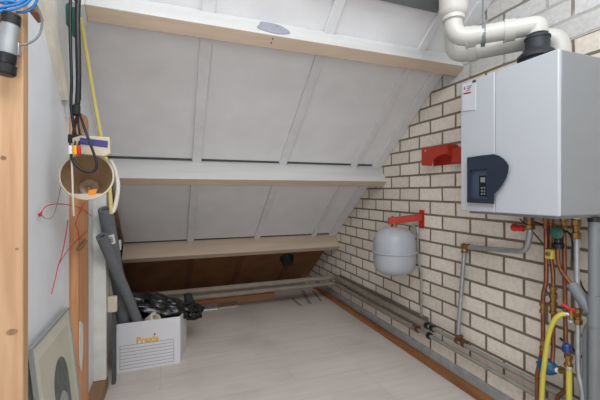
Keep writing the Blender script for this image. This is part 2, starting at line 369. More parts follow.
# front cover, slightly bowed, in two panels either side of the seam
def cover(ya, yb, zlo):
    bm = BM(); n = 6; prof = []
    for k in range(n+1):
        y = ya+(yb-ya)*k/n; q = (y-(y0+y1)/2)/((y1-y0)/2); prof.append((XB+.004*q*q, y, zlo))
    poly = prof+[(XB+.0205, yb, zlo), (XB+.0205, ya, zlo)]; prism(bm, poly, (0, 0, z1-zlo)); return bm
obj('front_panel', cover(y0, 1.1405, z0), M['boiler'], bo, bevel=.004)
obj('front_panel', cover(1.1425, y1, z0), M['boiler'], bo, bevel=.004)
bm = box(BM(), (XB+.03, y0+.03, z0-.012), (W-.02, y1-.03, z0)); obj('bottom_plate', bm, M['button'], bo)
# control panel: navy shield with a recess
def on_front(u, v, off=0): return PX(u, v, XB-off)
outer = [(467, 157.5), (480, 155.6), (493.8, 154), (499, 155.6), (503.5, 158.6), (507, 162.4), (508.8, 165.5), (508.2, 172), (506, 178.5), (502, 185.2), (498, 190.5), (494.5, 193.8), (494.3, 203.8), (480, 203.2), (467, 202.5)]
hole = [(470, 170), (486.8, 169), (486.8, 198.8), (470, 198)]
bm = BM()
ov = [bm.verts.new(on_front(u, v, .016)) for u, v in outer]; hv = [bm.verts.new(on_front(u, v, .016)) for u, v in hole]
eds = [bm.edges.new((ov[i], ov[(i+1) % len(ov)])) for i in range(len(ov))]+[bm.edges.new((hv[i], hv[(i+1) % 4])) for i in range(4)]
bmesh.ops.triangle_fill(bm, edges=eds, use_beauty=True)
ovb = [bm.verts.new(on_front(u, v, -.001)) for u, v in outer]; hvb = [bm.verts.new(on_front(u, v, .003)) for u, v in hole]
for i in range(len(ov)): bm.faces.new((ov[i], ov[(i+1) % len(ov)], ovb[(i+1) % len(ov)], ovb[i]))
for i in range(4): bm.faces.new((hv[i], hv[(i+1) % 4], hvb[(i+1) % 4], hvb[i]))
cp = obj('control_panel', bm, M['navy'], bo, bevel=.001)
bm = BM(); prism(bm, [on_front(u, v, .0035) for u, v in hole], (.003, 0, 0)); obj('recess', bm, M['navy2'], cp)
bm = BM(); prism(bm, [on_front(u, v, .0045) for u, v in ((479, 175.5), (486.2, 175.2), (486.2, 196.6), (479, 196))], (.002, 0, 0)); ds = obj('display', bm, M['screen'], cp)
ds['label'] = 'dark control display with small grey buttons'
for i in range(2):
    for j in range(3):
        u, v = 481+i*2.7, 187+j*3
        bm = BM(); prism(bm, [on_front(u+a, v+b, .0062) for a, b in ((0, 0), (1.4, 0), (1.4, 1.6), (0, 1.6))], (.002, 0, 0)); obj('button', bm, M['button'], cp)
bm = BM(); prism(bm, [on_front(u, v, .0062) for u, v in ((480.5, 177.5), (485, 177.3), (485, 182.3), (480.5, 182.3))], (.002, 0, 0)); obj('screen', bm, M['button'], cp)
# type sticker
bm = BM(); prism(bm, [on_front(u, v, -.002) for u, v in ((463, 84), (476, 79.5), (476, 110), (463, 111))], (-.0035, 0, 0)); st = obj('sticker', bm, M['sticker'], bo)
bm = BM(); prism(bm, [on_front(u, v, .0018) for u, v in ((472.5, 80.8), (476, 79.5), (476, 82), (472.5, 83))], (-.0008, 0, 0))
for k in range(3): prism(bm, [on_front(u, v+k*2, .0018) for u, v in ((467, 86.5), (472-k, 85), (472-k, 85.6), (467, 87.1))], (-.0006, 0, 0))
obj('print', bm, M['ink'], st)
bm = BM(); prism(bm, [on_front(u, v, .0018) for u, v in ((463.5, 93), (471, 91.5), (471, 93), (463.5, 94.5))], (-.0006, 0, 0)); prism(bm, [on_front(u, v, .0018) for u, v in ((464, 87.5), (465.3, 87.2), (465.3, 89.6), (464, 89.9))], (-.0006, 0, 0)); obj('print', bm, M['redink'], st)

# ================================================================ FLUES
fl = thing('flue_pipe', 'nearer white plastic flue pipe rising from black collar on boiler', 'pipe', (1.5, 1.055, z1))
bm = BM(); ring_profile(bm, (1.5, 1.055, z1), (0, 0, 1), [(.066, 0), (.066, .040), (.076, .046), (.076, .060), (.068, .066), (.062, .074), (.053, .080), (.047, .088), (.047, .128), (.050, .131), (.050, .139), (.045, .143), (.042, .147)], 28)
obj('collar', bm, M['rubber'], fl)
zf = 1.93; ra = .0405
bm = BM(); tube(bm, fillet([(1.5, 1.055, 1.89), (1.5, 1.055, zf), (1.25, 1.28, zf-.006), (1.25, 1.28, 2.49)], .075, 10), ra, 24); obj('pipe', bm, M['pvcw'], fl)
dv = Vector((-.25, .25, 0)).normalized()
for q in (.105, .262):
    bm = BM(); p = Vector((1.5, 1.055, zf-.002)) + dv*q; ring_profile(bm, p, dv, [(.040, -.022), (.0475, -.021), (.0475, .012), (.0505, .0125), (.0505, .022), (.040, .0225)], 28); obj('socket', bm, M['pvcw'], fl)
bm = BM(); ring_profile(bm, (1.25, 1.28, 0), (0, 0, 1), [(.041, 2.008), (.050, 2.012), (.050, 2.03), (.055, 2.034), (.064, 2.055), (.064, 2.20), (.041, 2.205)], 32); obj('socket', bm, M['pvcw'], fl)
f2 = thing('flue_pipe', 'farther white plastic air pipe running behind the first flue along the brick wall', 'pipe', (1.655, 1.06, z1))
bm = BM(); tube(bm, fillet([(1.66, 1.06, z1), (1.66, 1.06, 1.918), (1.385, 1.425, 1.915), (1.385, 1.425, 2.37)], .075, 10), ra, 24); obj('pipe', bm, M['pvcw'], f2)
dv2 = Vector((-.275, .365, 0)).normalized()
for q in (.13, .36):
    bm = BM(); p = Vector((1.66, 1.06, 1.917)) + dv2*q; ring_profile(bm, p, dv2, [(.040, -.022), (.0475, -.021), (.0475, .018), (.040, .0185)], 28); obj('socket', bm, M['pvcw'], f2)
# clamp on its rod
hg = thing('pipe_hanger', 'grey threaded rod with clamp holding the nearer flue under the ceiling', 'hanger', (1.325, 1.205, zf))
rp_ = Vector((1.5, 1.055, zf-.003)) + dv*.21
hg.location = rp_; hg['o_'] = list(rp_)
bm = BM(); ring_profile(bm, rp_, dv, [(.0495, -.008), (.0515, -.008), (.0515, .008), (.0495, .008)], 28, False, False); obj('clamp', bm, M['pvcg'], hg)
bm = BM(); tube(bm, [rp_+Vector((0, 0, .05)), (rp_.x, rp_.y, ROOF(rp_.y))], .004, 8); obj('rod', bm, M['pvcg'], hg)

# ================================================================ RED BRACKET, EXPANSION VESSEL
rb = thing('wall_bracket', 'empty red steel bracket with arched cut-out on bricks left of boiler', 'bracket', (1.66, 1.86, 1.37))
xf = 1.63
def frm(u, v): return PX(u, v, xf)
A_, B_, C_, D_ = frm(421.5, 148.8), frm(447.5, 144.5), frm(447.5, 163), frm(421.2, 167)
ya, yb = A_.y, B_.y; ztop, zbot = 1.503, 1.385
pl = [(xf, ya, ztop), (xf, yb, ztop), (xf, yb, zbot+.052)]
cyc = yb+.02
for k in range(9):
    th = PI/2 + (PI*.5)*k/8
    pl.append((xf, cyc - .105*math.cos(PI-th) if False else cyc + .118*math.cos(PI/2-(PI/2)*k/8) , zbot + .004 + .055*math.sin(PI/2-(PI/2)*k/8)))
pl += [(xf, cyc+.118, zbot), (xf, ya, zbot)]
bm = BM(); prism(bm, pl, (.004, 0, 0)); obj('front_plate', bm, M['red'], rb)
bm = box(BM(), (xf+.004, ya, zbot), (W-.004, ya-.004, ztop)); obj('side_plate', bm, M['red'], rb); bm = box(BM(), (xf+.004, yb+.004, 1.43), (W-.004, yb, ztop)); obj('side_plate', bm, M['red'], rb)
bm = BM(); box(bm, (W-.004, ya-.02, zbot-.004), (W, 1.62, 1.49)); obj('back_plate', bm, M['red'], rb)
bm = BM(); box(bm, (xf+.03, yb-.004, zbot), (xf+.034, yb-.10, 1.478)); box(bm, (xf+.034, yb-.10, zbot), (W-.004, yb-.096, 1.478)); obj('support_tab', bm, M['red'], rb)
bm = BM(); ring_profile(bm, frm(425.5, 150.8), (-1, 0, 0), [(.006, 0), (.006, .003)], 10); obj('hole', bm, M['yellowtag'], rb)

vx, vy, vz0, vz1 = 1.53, 2.135, .600, .945
ev = thing('expansion_vessel', 'pale grey expansion vessel hanging from red arm on brick wall', 'vessel', (vx, vy, vz0))
def dome(z0_, z1_, R, n=10):
    H = z1_-z0_; rc = .075; pr = [(.001, 0)]
    for k in range(n+1):
        a = PI/2*k/n; pr.append((R-rc*1.15+rc*1.15*math.sin(a) if k else (R-rc*1.15)*1.0, rc*(1-math.cos(a))))
    pr[1] = (R*.45, .003)
    return pr
pr = [(.001, 0), (.06, .002), (.10, .009), (.127, .024), (.143, .048), (.150, .08), (.152, .12), (.152, .19), (.152, .225), (.150, .25), (.143, .275), (.128, .302), (.105, .322), (.07, .337), (.03, .344), (.001, .345)]
bm = BM(); ring_profile(bm, (vx, vy, vz0), (0, 0, 1), pr, 48); obj('tank', bm, M['vessel'], ev)
bm = BM(); ring_profile(bm, (vx, vy, vz0), (0, 0, 1), [(.150, .155), (.160, .158), (.162, .164), (.160, .170), (.150, .173)], 48, False, False); obj('seam', bm, M['vessel'], ev)
bm = BM(); ring_profile(bm, (vx, vy, vz0-.014), (0, 0, 1), [(.008, 0), (.008, .016)], 10); obj('air_valve', bm, M['ink'], ev)
bm = BM(); ring_profile(bm, (vx, vy, vz1-.004), (0, 0, 1), [(.02, 0), (.02, .03), (.013, .03), (.013, .06)], 12); obj('neck', bm, M['brass'], ev)
va = thing('wall_bracket', 'red steel arm on wall holding the pale grey expansion vessel', 'bracket', (1.62, 2.07, .95))
bm = BM(); box(bm, (W-.006, 2.035, .935), (W, 2.085, 1.068)); obj('wall_plate', bm, M['red'], va)
bm = BM(); p0, p1 = Vector((W-.006, 2.06, 1.012)), Vector((1.49, 2.15, .982)); dr = (p1-p0); up = Vector((0, 0, 1)); sd = dr.cross(up).normalized()*.018
prism(bm, [p0-sd-up*.02, p0+sd-up*.02, p0+sd+up*.028, p0-sd+up*.028], dr); obj('arm', bm, M['red'], va, bevel=.002)
bm = BM(); ring_profile(bm, p1-dr.normalized()*.03+Vector((0, 0, .028)), (0, 0, 1), [(.009, 0), (.009, .01)], 8); obj('bolt', bm, M['redplastic'], va); bm = BM(); ring_profile(bm, (W-.006, 2.06, 1.055), (-1, 0, 0), [(.008, 0), (.008, .006)], 8); obj('bolt', bm, M['redplastic'], va); bm = BM(); ring_profile(bm, (W-.006, 2.06, .945), (-1, 0, 0), [(.008, 0), (.008, .006)], 8); obj('bolt', bm, M['redplastic'], va)
tp = thing('thin_pipe', 'thin grey pipe running down from the vessel arm along brick wall', 'pipe', (1.695, 2.06, .28))
bm = BM(); tube(bm, fillet([(1.55, 2.115, .975), (1.66, 2.085, .955), (1.69, 2.075, .92), (1.69, 2.07, .70), (1.695, 2.04, .62), (1.695, 2.04, .30)], .03), .0075, 10); obj('pipe', bm, M['pipepaint'], tp)
bm = BM(); tube(bm, [(1.69, 2.074, .945), (1.69, 2.074, .90)], .011, 10); obj('nut', bm, M['steel'], tp)

# ================================================================ PIPES ALONG THE EAVE AND THE WALL
yb_, xw = 3.41, 1.672
p = thing('insulated_pipe', 'upper taupe sleeved pipe along the eave and brick wall', 'pipe', (xw, 1.97, .265))
bm = BM(); tube(bm, fillet([(-.41, yb_, .262), (xw, yb_, .268), (xw, 1.97, .265)], .05), .025, 16); obj('sleeve', bm, M['insul'], p)
bm = box(BM(), (W-.02, 1.99, .245), (W, yb_-.05, .303)); bk = obj('backing_strip', bm, M['insul2'], p)
bm = BM(); tube(bm, [(xw, 1.98, .266), (xw, .55, .272)], .0125, 12); obj('bare_pipe', bm, M['pipepaint'], p)
for q in (1.95, 1.90):
    bm = BM(); ring_profile(bm, (xw, q, .266), (0, 1, 0), [(.013, -.012), (.023, -.010), (.023, .010), (.013, .012)], 16); obj('coupling', bm, M['black'], p)
p = thing('insulated_pipe', 'lower taupe sleeved pipe along the eave and brick wall', 'pipe', (xw, 2.07, .20))
bm = BM(); tube(bm, fillet([(-.41, yb_, .196), (xw, yb_, .202), (xw, 2.07, .202)], .05), .023, 16); obj('sleeve', bm, M['insul'], p)
bm = BM(); tube(bm, [(xw, 2.07, .203), (xw, .55, .208)], .0125, 12); obj('bare_pipe', bm, M['pipepaint'], p)
bm = BM(); fitting(bm, (xw, 2.065, .203), (0, 1, 0), .024, .05); obj('fitting', bm, M['oldcopper'], p)
bm = BM(); ring_profile(bm, (xw, 1.93, .204), (0, 1, 0), [(.013, -.012), (.023, -.010), (.023, .010), (.013, .012)], 16); obj('coupling', bm, M['black'], p)
p = thing('thin_pipe', 'thin grey pipe close to bricks between the two low wall pipes', 'pipe', (1.705, .6, .24))
bm = BM(); tube(bm, [(1.7115, 1.62, .238), (1.7115, .55, .243)], .009, 10); obj('pipe', bm, M['pipepaint'], p)

# ================================================================ PIPEWORK UNDER THE BOILER
xp = 1.63
def Q(u, v, x=xp): return PX(u, v, x)
zt = z0-.01
# galvanised offset pipe
g = thing('steel_pipe', 'galvanised steel pipe bending left under boiler then down bricks', 'pipe', Q(530, 235))
top = Q(530, 219); xg = 1.69
bm = BM(); tube(bm, fillet([(xp, top.y, zt), (xp, top.y, .99), (1.66, Q(526, 254, 1.66).y, Q(526, 252, 1.66).z), PX(466, 247, xg)], .075, 8), .0135, 14); obj('pipe', bm, M['steel'], g)
e1 = PX(466, 247, xg); low = (xg-.012, PX(461, 340, xg).y, .275)
bm = BM(); tube(bm, fillet([e1+Vector((0, .006, 0)), e1+Vector((-.004, .010, -.03)), Vector(low)+Vector((0, .012, .03)), low], .02), .0125, 14); obj('pipe', bm, M['steel'], g)
bm = BM(); fitting(bm, e1, (0, 1, 0), .022, .05); fitting(bm, e1+Vector((0, .012, -.018)), (0, 0, 1), .021, .04); obj('elbow', bm, M['brass'], g)
bm = BM(); fitting(bm, Vector(low)+Vector((0, -.012, -.004)), (0, 1, 0), .024, .075); fitting(bm, Vector(low)+Vector((0, 0, .02)), (0, 0, 1), .021, .03); obj('tee', bm, M['oldcopper'], g)
bm = BM(); fitting(bm, (xp, top.y, 1.055), (0, 0, 1), .0215, .075); obj('fitting', bm, M['brass'], g)
bm = BM(); rv = Q(524, 228); tube(bm, [(xp, top.y, rv.z), (xp, rv.y+.01, rv.z)], .009, 10); obj('stub', bm, M['brass'], g)
bm = BM(); ring_profile(bm, Q(524, 228.5), (0, 1, 0), [(.014, 0), (.017, .005), (.016, .035), (.019, .04), (.019, .058), (.012, .064)], 12); kb = obj('valve_knob', bm, M['redplastic'], g); kb['label'] = 'red valve cap'
# copper pipes
c1 = thing('copper_pipe', 'bright copper pipe, leftmost of those dropping from the boiler', 'pipe', Q(546, 300))
a = Q(546, 240); b_ = Q(543, 300)
bm = BM(); tube(bm, fillet([(xp, a.y, zt), Q(546, 284), Q(543, 294), Q(543, 345), Q(540, 362), Q(537, 374), Q(537, 420), (xp, Q(537, 420).y, 0)], .03), .0092, 12); obj('pipe', bm, M['copper'], c1)
for v in (223, 308, 345):
    bm = BM(); fitting(bm, Q(546 if v < 280 else 543, v), (0, 0, 1), .0145, .05); obj('fitting', bm, M['brass'] if v > 230 else M['copper'], c1)
xq = 1.646
c2 = thing('copper_pipe', 'second copper pipe from the left, kinked above its brass valve', 'pipe', Q(552, 300, xq))
bm = BM(); tube(bm, fillet([(xq, Q(551, 240, xq).y, zt), Q(550.8, 256, xq), Q(553.2, 274, xq), Q(553.2, 350, xq), Q(552, 364, 1.625)], .03), .009, 12); obj('pipe', bm, M['copper'], c2)
for v in (291, 300, 309): 
    bm = BM(); fitting(bm, Q(553.3, v, xq), (0, 0, 1), .0165, .044); obj('fitting', bm, M['brass'], c2)
bm = BM(); ring_profile(bm, Q(550, 294, xq), (-.4, .9, 0), [(.006, 0), (.006, .008), (.0125, .01), (.0125, .02)], 14); kb = obj('valve_knob', bm, M['gap'], c2); kb['label'] = 'dark grey round valve knob'
bm = BM(); q = Q(551, 222, xq); fitting(bm, q, (0, 0, 1), .0145, .03); obj('fitting', bm, M['copper'], c2)
cl = thing('pipe_clip', 'yellow clip gripping the two left copper pipes', 'clip', Q(548.5, 254, 1.612))
q = Q(548.8, 254, 1.612); bm = BM(); box(bm, q+Vector((-.004, -.017, -.022)), q+Vector((.045, .017, .022))); obj('body', bm, M['yellowtag'], cl, bevel=.005)
bm = BM(); ring_profile(bm, q+Vector((-.004, 0, 0)), (-1, 0, 0), [(.010, 0), (.010, .005), (.006, .007)], 12); obj('screw', bm, M['brass'], cl)
c3 = thing('copper_pipe', 'straight copper pipe from boiler down to the blue capped tap', 'pipe', Q(564, 300, 1.66))
bm = BM(); tube(bm, [(1.66, Q(563.8, 250, 1.66).y, zt), Q(565.6, 341, 1.655), Q(566.6, 352, 1.632)], .0088, 12); obj('pipe', bm, M['copper'], c3)
bm = BM(); fitting(bm, Q(563.8, 224, 1.66), (0, 0, 1), .0155, .06); obj('fitting', bm, M['brass'], c3)
# green capped safety valve with discharge
sv = thing('safety_valve', 'dark green capped valve with black body below boiler', 'valve', Q(557, 243, 1.62))
q = Q(557, 233, 1.60); bm = BM(); ring_profile(bm, q, (-1, -.45, .1), [(.012, -.03), (.024, -.012), (.0265, 0), (.025, .012), (.014, .016)], 20); obj('cap', bm, M['darkgreen'], sv)
bm = BM(); ring_profile(bm, Q(558, 248, 1.63), (0, 0, 1), [(.014, -.004), (.024, 0), (.024, .018), (.015, .024), (.015, .06), (.010, .075)], 18); tube(bm, [Q(557, 233, 1.605), Q(563, 231, 1.655)], .012, 12); obj('body', bm, M['black'], sv)
dp = thing('drain_pipe', 'short copper discharge pipe curving from green valve into grey drain', 'pipe', Q(558, 250, 1.63))
bm = BM(); tube(bm, fillet([Q(558, 245, 1.63), Q(557.8, 262, 1.63), Q(561, 271, 1.63), Q(573, 287, 1.62)], .035), .0085, 12); obj('pipe', bm, M['copper'], dp)
# galvanised pipe with tap
xs = 1.63
s1 = thing('steel_pipe', 'upright galvanised steel pipe right of the copper pipes', 'pipe', Q(577, 300, xs))
bm = BM(); tube(bm, fillet([(xs, Q(576.3, 230, xs).y, zt), Q(577, 300, xs), Q(578, 330, xs), Q(578, 372, xs), Q(583, 392, xs), Q(583, 425, xs), (xs, Q(583, 425, xs).y, 0)], .04), .0105, 12); obj('pipe', bm, M['steel'], s1)
bm = BM(); fitting(bm, Q(576.2, 229, xs), (0, 0, 1), .0185, .085); obj('fitting', bm, M['brass'], s1)
bm = BM(); tube(bm, [(xs, Q(576.3, 230, xs).y, zt+.005), (xs, Q(576.3, 230, xs).y, zt-.02)], .0125, 12); obj('white_sleeve', bm, M['white'], s1)
bm = BM(); fitting(bm, Q(578, 316, xs), (0, 0, 1), .0175, .07); obj('tee', bm, M['brass'], s1)
tap = thing('drain_tap', 'brass tap with red lever handle feeding the looping yellow hose', 'tap', Q(572, 314, 1.60))
bm = BM(); tube(bm, [Q(577.5, 315, 1.625), Q(570, 314.5, 1.60)], .0105, 12); tube(bm, [Q(571, 309, 1.60), Q(571, 318, 1.60)], .010, 12); obj('body', bm, M['brass'], tap)
bm = BM(); tube(bm, [Q(571, 314.6, 1.60), Q(563.5, 313.8, 1.585)], .0085, 12); obj('spout', bm, M['steel'], tap)
bm = BM(); tube(bm, fillet([Q(575.3, 310.5, 1.60), Q(570, 309, 1.597), Q(561.5, 304, 1.59)], .01), .0075, 10); obj('lever', bm, M['redplastic'], tap)
bm = BM(); ring_profile(bm, Q(570.5, 323, 1.60), (0, 0, 1), [(.006, 0), (.012, .004), (.012, .014), (.006, .016)], 12); obj('end_cap', bm, M['steel'], tap)
h1 = thing('yellow_hose', 'yellow hose looping down from the red lever tap', 'hose', Q(541, 400, 1.55))
bm = BM(); tube(bm, smoothpath([Q(564.5, 314, 1.588), Q(560, 315, 1.575), Q(554.5, 320, 1.565), Q(550, 330, 1.558), Q(547, 344, 1.553), Q(544.5, 362, 1.55), Q(542.5, 382, 1.55), Q(540.5, 420, 1.55), Q(539, 440, 1.55), (1.55, Q(538, 440, 1.55).y+.01, .02)]), .0100, 14); obj('tube', bm, M['yellow'], h1)
h2 = thing('yellow_hose', 'straight yellow hose hanging from the blue capped tap', 'hose', Q(569, 400, 1.60))
bm = BM(); tube(bm, [Q(569, 366, 1.60), Q(569, 425, 1.60), (1.60, Q(569, 425, 1.60).y, .0)], .0112, 14); obj('tube', bm, M['yellow'], h2)
bm = BM(); ring_profile(bm, Q(569, 368.5, 1.60), (0, 0, 1), [(.0125, -.004), (.0138, -.003), (.0138, .004), (.0125, .005)], 14); obj('hose_clip', bm, M['steel'], h2)
t2_ = thing('drain_tap', 'blue capped brass tap above the straight yellow hose', 'tap', Q(567, 358, 1.60))
bm = BM(); ring_profile(bm, Q(566.8, 353, 1.625), (0, 0, 1), [(.012, 0), (.018, .006), (.0185, .024), (.014, .038), (.007, .043)], 14); obj('cap', bm, M['deepblue'], t2_)
bm = BM(); fitting(bm, Q(568.5, 361, 1.605), (0, 0, 1), .017, .055); tube(bm, [Q(568, 356, 1.61), Q(566.8, 350, 1.63)], .012, 10); tube(bm, [Q(569, 369, 1.60), Q(568.5, 360, 1.605)], .011, 10); obj('body', bm, M['brass'], t2_)
pr_ = thing('pressure_valve', 'round blue domed valve behind the looping yellow hose', 'valve', Q(549, 367, 1.62))
bm = BM(); ax = Vector((.15, -1, -.05)); ring_profile(bm, Q(546.5, 366, 1.62), ax, [(.012, -.035), (.028, -.026), (.036, -.012), (.038, .004), (.034, .020), (.023, .036), (.012, .046)], 24); obj('dome', bm, M['blue'], pr_)
bm = BM(); tube(bm, [Q(541, 364, 1.62), Q(536.5, 362, 1.615)], .006, 10); obj('stem', bm, M['black'], pr_)
bm = BM(); tube(bm, [Q(556, 370, 1.62), Q(561.5, 371, 1.62)], .011, 12); obj('collar', bm, M['white'], pr_)
bm = BM(); tube(bm, [Q(560, 371, 1.62), Q(569, 370, 1.605)], .012, 8); fitting(bm, Q(563.5, 371, 1.62), (0, 1, 0), .016, .03); obj('fitting', bm, M['brass'], pr_)
c4 = thing('copper_pipe', 'dark dull copper pipe curving at frame bottom between the yellow hoses', 'pipe', Q(560, 395, 1.65))
bm = BM(); tube(bm, fillet([Q(565.8, 371, 1.635), Q(565.8, 391, 1.635), Q(557, 396, 1.635), Q(557, 425, 1.635), (1.635, Q(557, 425, 1.635).y, 0)], .04), .009, 12); obj('pipe', bm, M['oldcopper'], c4)
# grey drain
xd = 1.62
d1 = thing('drain_pipe', 'thick grey plastic drain pipe at right edge below boiler', 'pipe', Q(594, 400, xd))
bm = BM(); yd = Q(594, 300, xd).y; tube(bm, [(xd, yd, zt), (xd, yd, 0)], .0195, 18); obj('pipe', bm, M['pvcg'], d1)
bm = BM(); tube(bm, [(xd, yd, zt), (xd, yd, zt-.02)], .022, 18); obj('seal', bm, M['black'], d1)
bm = BM(); tube(bm, [Q(571.5, 284, 1.618), Q(591, 312, xd)], .0225, 18); tube(bm, [(xd, yd, Q(594, 296, xd).z), (xd, yd, Q(594, 326, xd).z)], .0235, 18); obj('branch', bm, M['pvcg'], d1)
bm = BM(); tube(bm, fillet([Q(592, 322, xd), Q(586, 330, 1.635), Q(586, 425, 1.64), (1.64, Q(586, 425, 1.64).y, 0)], .03), .013, 14); obj('side_pipe', bm, M['pvcg'], d1)
w1 = tag(obj('cable', tube(BM(), smoothpath([Q(566, 231, 1.65), Q(571, 236, 1.63), Q(573, 250, 1.65), Q(574, 262, 1.69), Q(583, 288, 1.70), Q(592, 295, 1.70)]), .004, 8), M['black'], None, Q(573, 250)), 'black cable drooping from green valve behind the galvanised pipe', 'cable')
w2 = tag(obj('cable', tube(BM(), smoothpath([Q(520, 219, 1.66), Q(530, 229, 1.66), Q(545, 246, 1.672)]), .003, 8), M['black'], None, Q(530, 229)), 'thin black cable slanting behind the left brass fitting', 'cable')
w3 = tag(obj('cable', tube(BM(), smoothpath([Q(532, 221, 1.645), Q(539, 223.5, 1.66), Q(546, 227, 1.675)]), .004, 8), M['black'], None, Q(539, 224)), 'short black cable between brass fitting and copper pipes', 'cable')
w4 = tag(obj('cable', tube(BM(), smoothpath([Q(560, 338, 1.715), Q(576, 352, 1.715), Q(590, 363, 1.715), Q(604, 372, 1.715)]), .005, 8), M['black'], None, Q(580, 355)), 'black cable low on bricks behind the grey drain', 'cable')

# ================================================================ LEFT SIDE
# near post
bm = box(BM(), (-.66, 1.05, 0), (-.349, 1.084, 2.55)); po = tag(obj('wooden_post', bm, M['pine'], None, (-.5, 1.067, 0), bevel=.003), 'pale knotty pine post at left edge of the photo', 'post')
for u, v, rx, rz in ((12, 332, .013, .008), (3.5, 158, .006, .005), (17, 249, .004, .003)):
    bm = BM(); c = PY(u, v, 1.0499); prism(bm, [c+Vector((rx*math.cos(2*PI*k/16), 0, rz*math.sin(2*PI*k/16))) for k in range(16)], (0, -.0006, 0)); obj('knot', bm, M['block'], po)
# second post: rounded top
bm = BM(); pl = []
for k in range(7): a = PI/2*k/6; pl.append((-.405, 1.845+.03-.03*math.sin(PI/2-a) if False else 1.845+.05*(1-math.sin(a)), 1.53+.04*math.sin(a)))
pl = [(-.405, 1.845, 0), (-.405, 1.845, 1.535), (-.405, 1.855, 1.56), (-.405, 1.88, 1.575), (-.405, 2.02, 1.585), (-.405, 2.05, 1.57), (-.405, 2.06, 1.54), (-.405, 2.06, 0)]
prism(bm, pl, (-.034, 0, 0)); p2 = tag(obj('wooden_post', bm, M['pine2'], None, (-.42, 1.95, 0), bevel=.004), 'orange pine post with rounded top behind the hanging tub', 'post')
bm = BM(); prism(bm, [PX(u, v, -.404) for u, v in ((79.5, 321), (82.5, 324), (82.5, 352), (81, 372), (79.3, 365), (79.2, 340))], (.003, 0, 0)); obj('paint_smear', bm, M['white'], p2)
bm = BM(); tube(bm, smoothpath([PX(78.5, 249, -.400), PX(82, 246, -.395), PX(85, 241, -.400)]), .010, 8, rs=None); obj('bark_chip', bm, M['block'], p2)
# lath parallel to the roof on the left wall and a thin dark edge strip
def strip(pts, th): bm = BM(); prism(bm, pts, th); return bm
la = obj('wooden_lath', strip([PX(43.5, 0, -.42), PX(54, 0, -.42), PX(68.5, 100, -.42), PX(66, 100, -.42)], (-.02, 0, 0)), M['lath'], None); tag(la, 'cream wooden lath slanting down the white left wall', 'lath')
lb = obj('dark_strip', tube(BM(), [PX(40, -3, -.432), PX(66, 101, -.432)], .004, 8), M['twine'], None); tag(lb, 'thin dark strip slanting along the cream lath on the left wall', 'cord')
lc = obj('wooden_lath', strip([PX(56, -3, -.425), PX(66, -3, -.425), PX(70, 118, -.425), PX(69.2, 118, -.425)], (-.014, 0, 0)), M['paint'], None); tag(lc, 'white lath beside the green and black hanging cables', 'lath')
# white stained board end and the block under it
bm = box(BM(), (XL, 2.35, .072), (-.372, 2.385, 1.19)); wbd = tag(obj('white_board', bm, M['plaster'], None, bevel=.002), 'upright stained white board behind the orange pine post', 'board')
bm = box(BM(), (XL, 2.15, 0), (-.366, 2.40, .07)); tag(obj('wood_block', bm, M['block'], None, bevel=.003), 'brown wooden block on floor under the stained white board', 'block')
bm = box(BM(), (-.352, 2.42, 0), (-.332, 2.47, .50)); tag(obj('grey_slab', bm, M['gap'], None), 'dark grey upright slab between white board and white box', 'slab')
bm = box(BM(), (-.44, 2.40, .55), (-.366, 2.44, .80)); tag(obj('insulation_strip', bm, M['foamin'], None), 'narrow yellowish insulation edge behind the white board', 'strip')
q0 = PY(107.5, 312, 2.41); q1 = PY(117.5, 295, 2.41)
bm = box(BM(), (q0.x, 2.385, q0.z), (q1.x, 2.417, q1.z)); tag(obj('plastic_block', bm, M['cream'], None, bevel=.008), 'cream plastic block on the dark slab beside grey foam tubes', 'block')
# rake lath and white clip
bm = BM(); A0 = Vector((-.425, 2.52, ROOF(2.52)-.02)); A1 = Vector((-.425, 3.43, ROOF(3.43)-.02))
prism(bm, [A0, A1, A1+Vector((0, 0, -.035)), A0+Vector((0, 0, -.035))], (.022, 0, 0)); rl = tag(obj('wooden_lath', bm, M['block'], None), 'brown lath where sloping ceiling meets left wall', 'lath')
bm = BM(); q = PY(119.5, 245, 3.1); box(bm, q+Vector((-.006, 0, -.04)), q+Vector((.012, .012, .04))); tag(obj('white_clip', bm, M['white'], None), 'small white clip beside the left end of the lowest beam', 'clip')
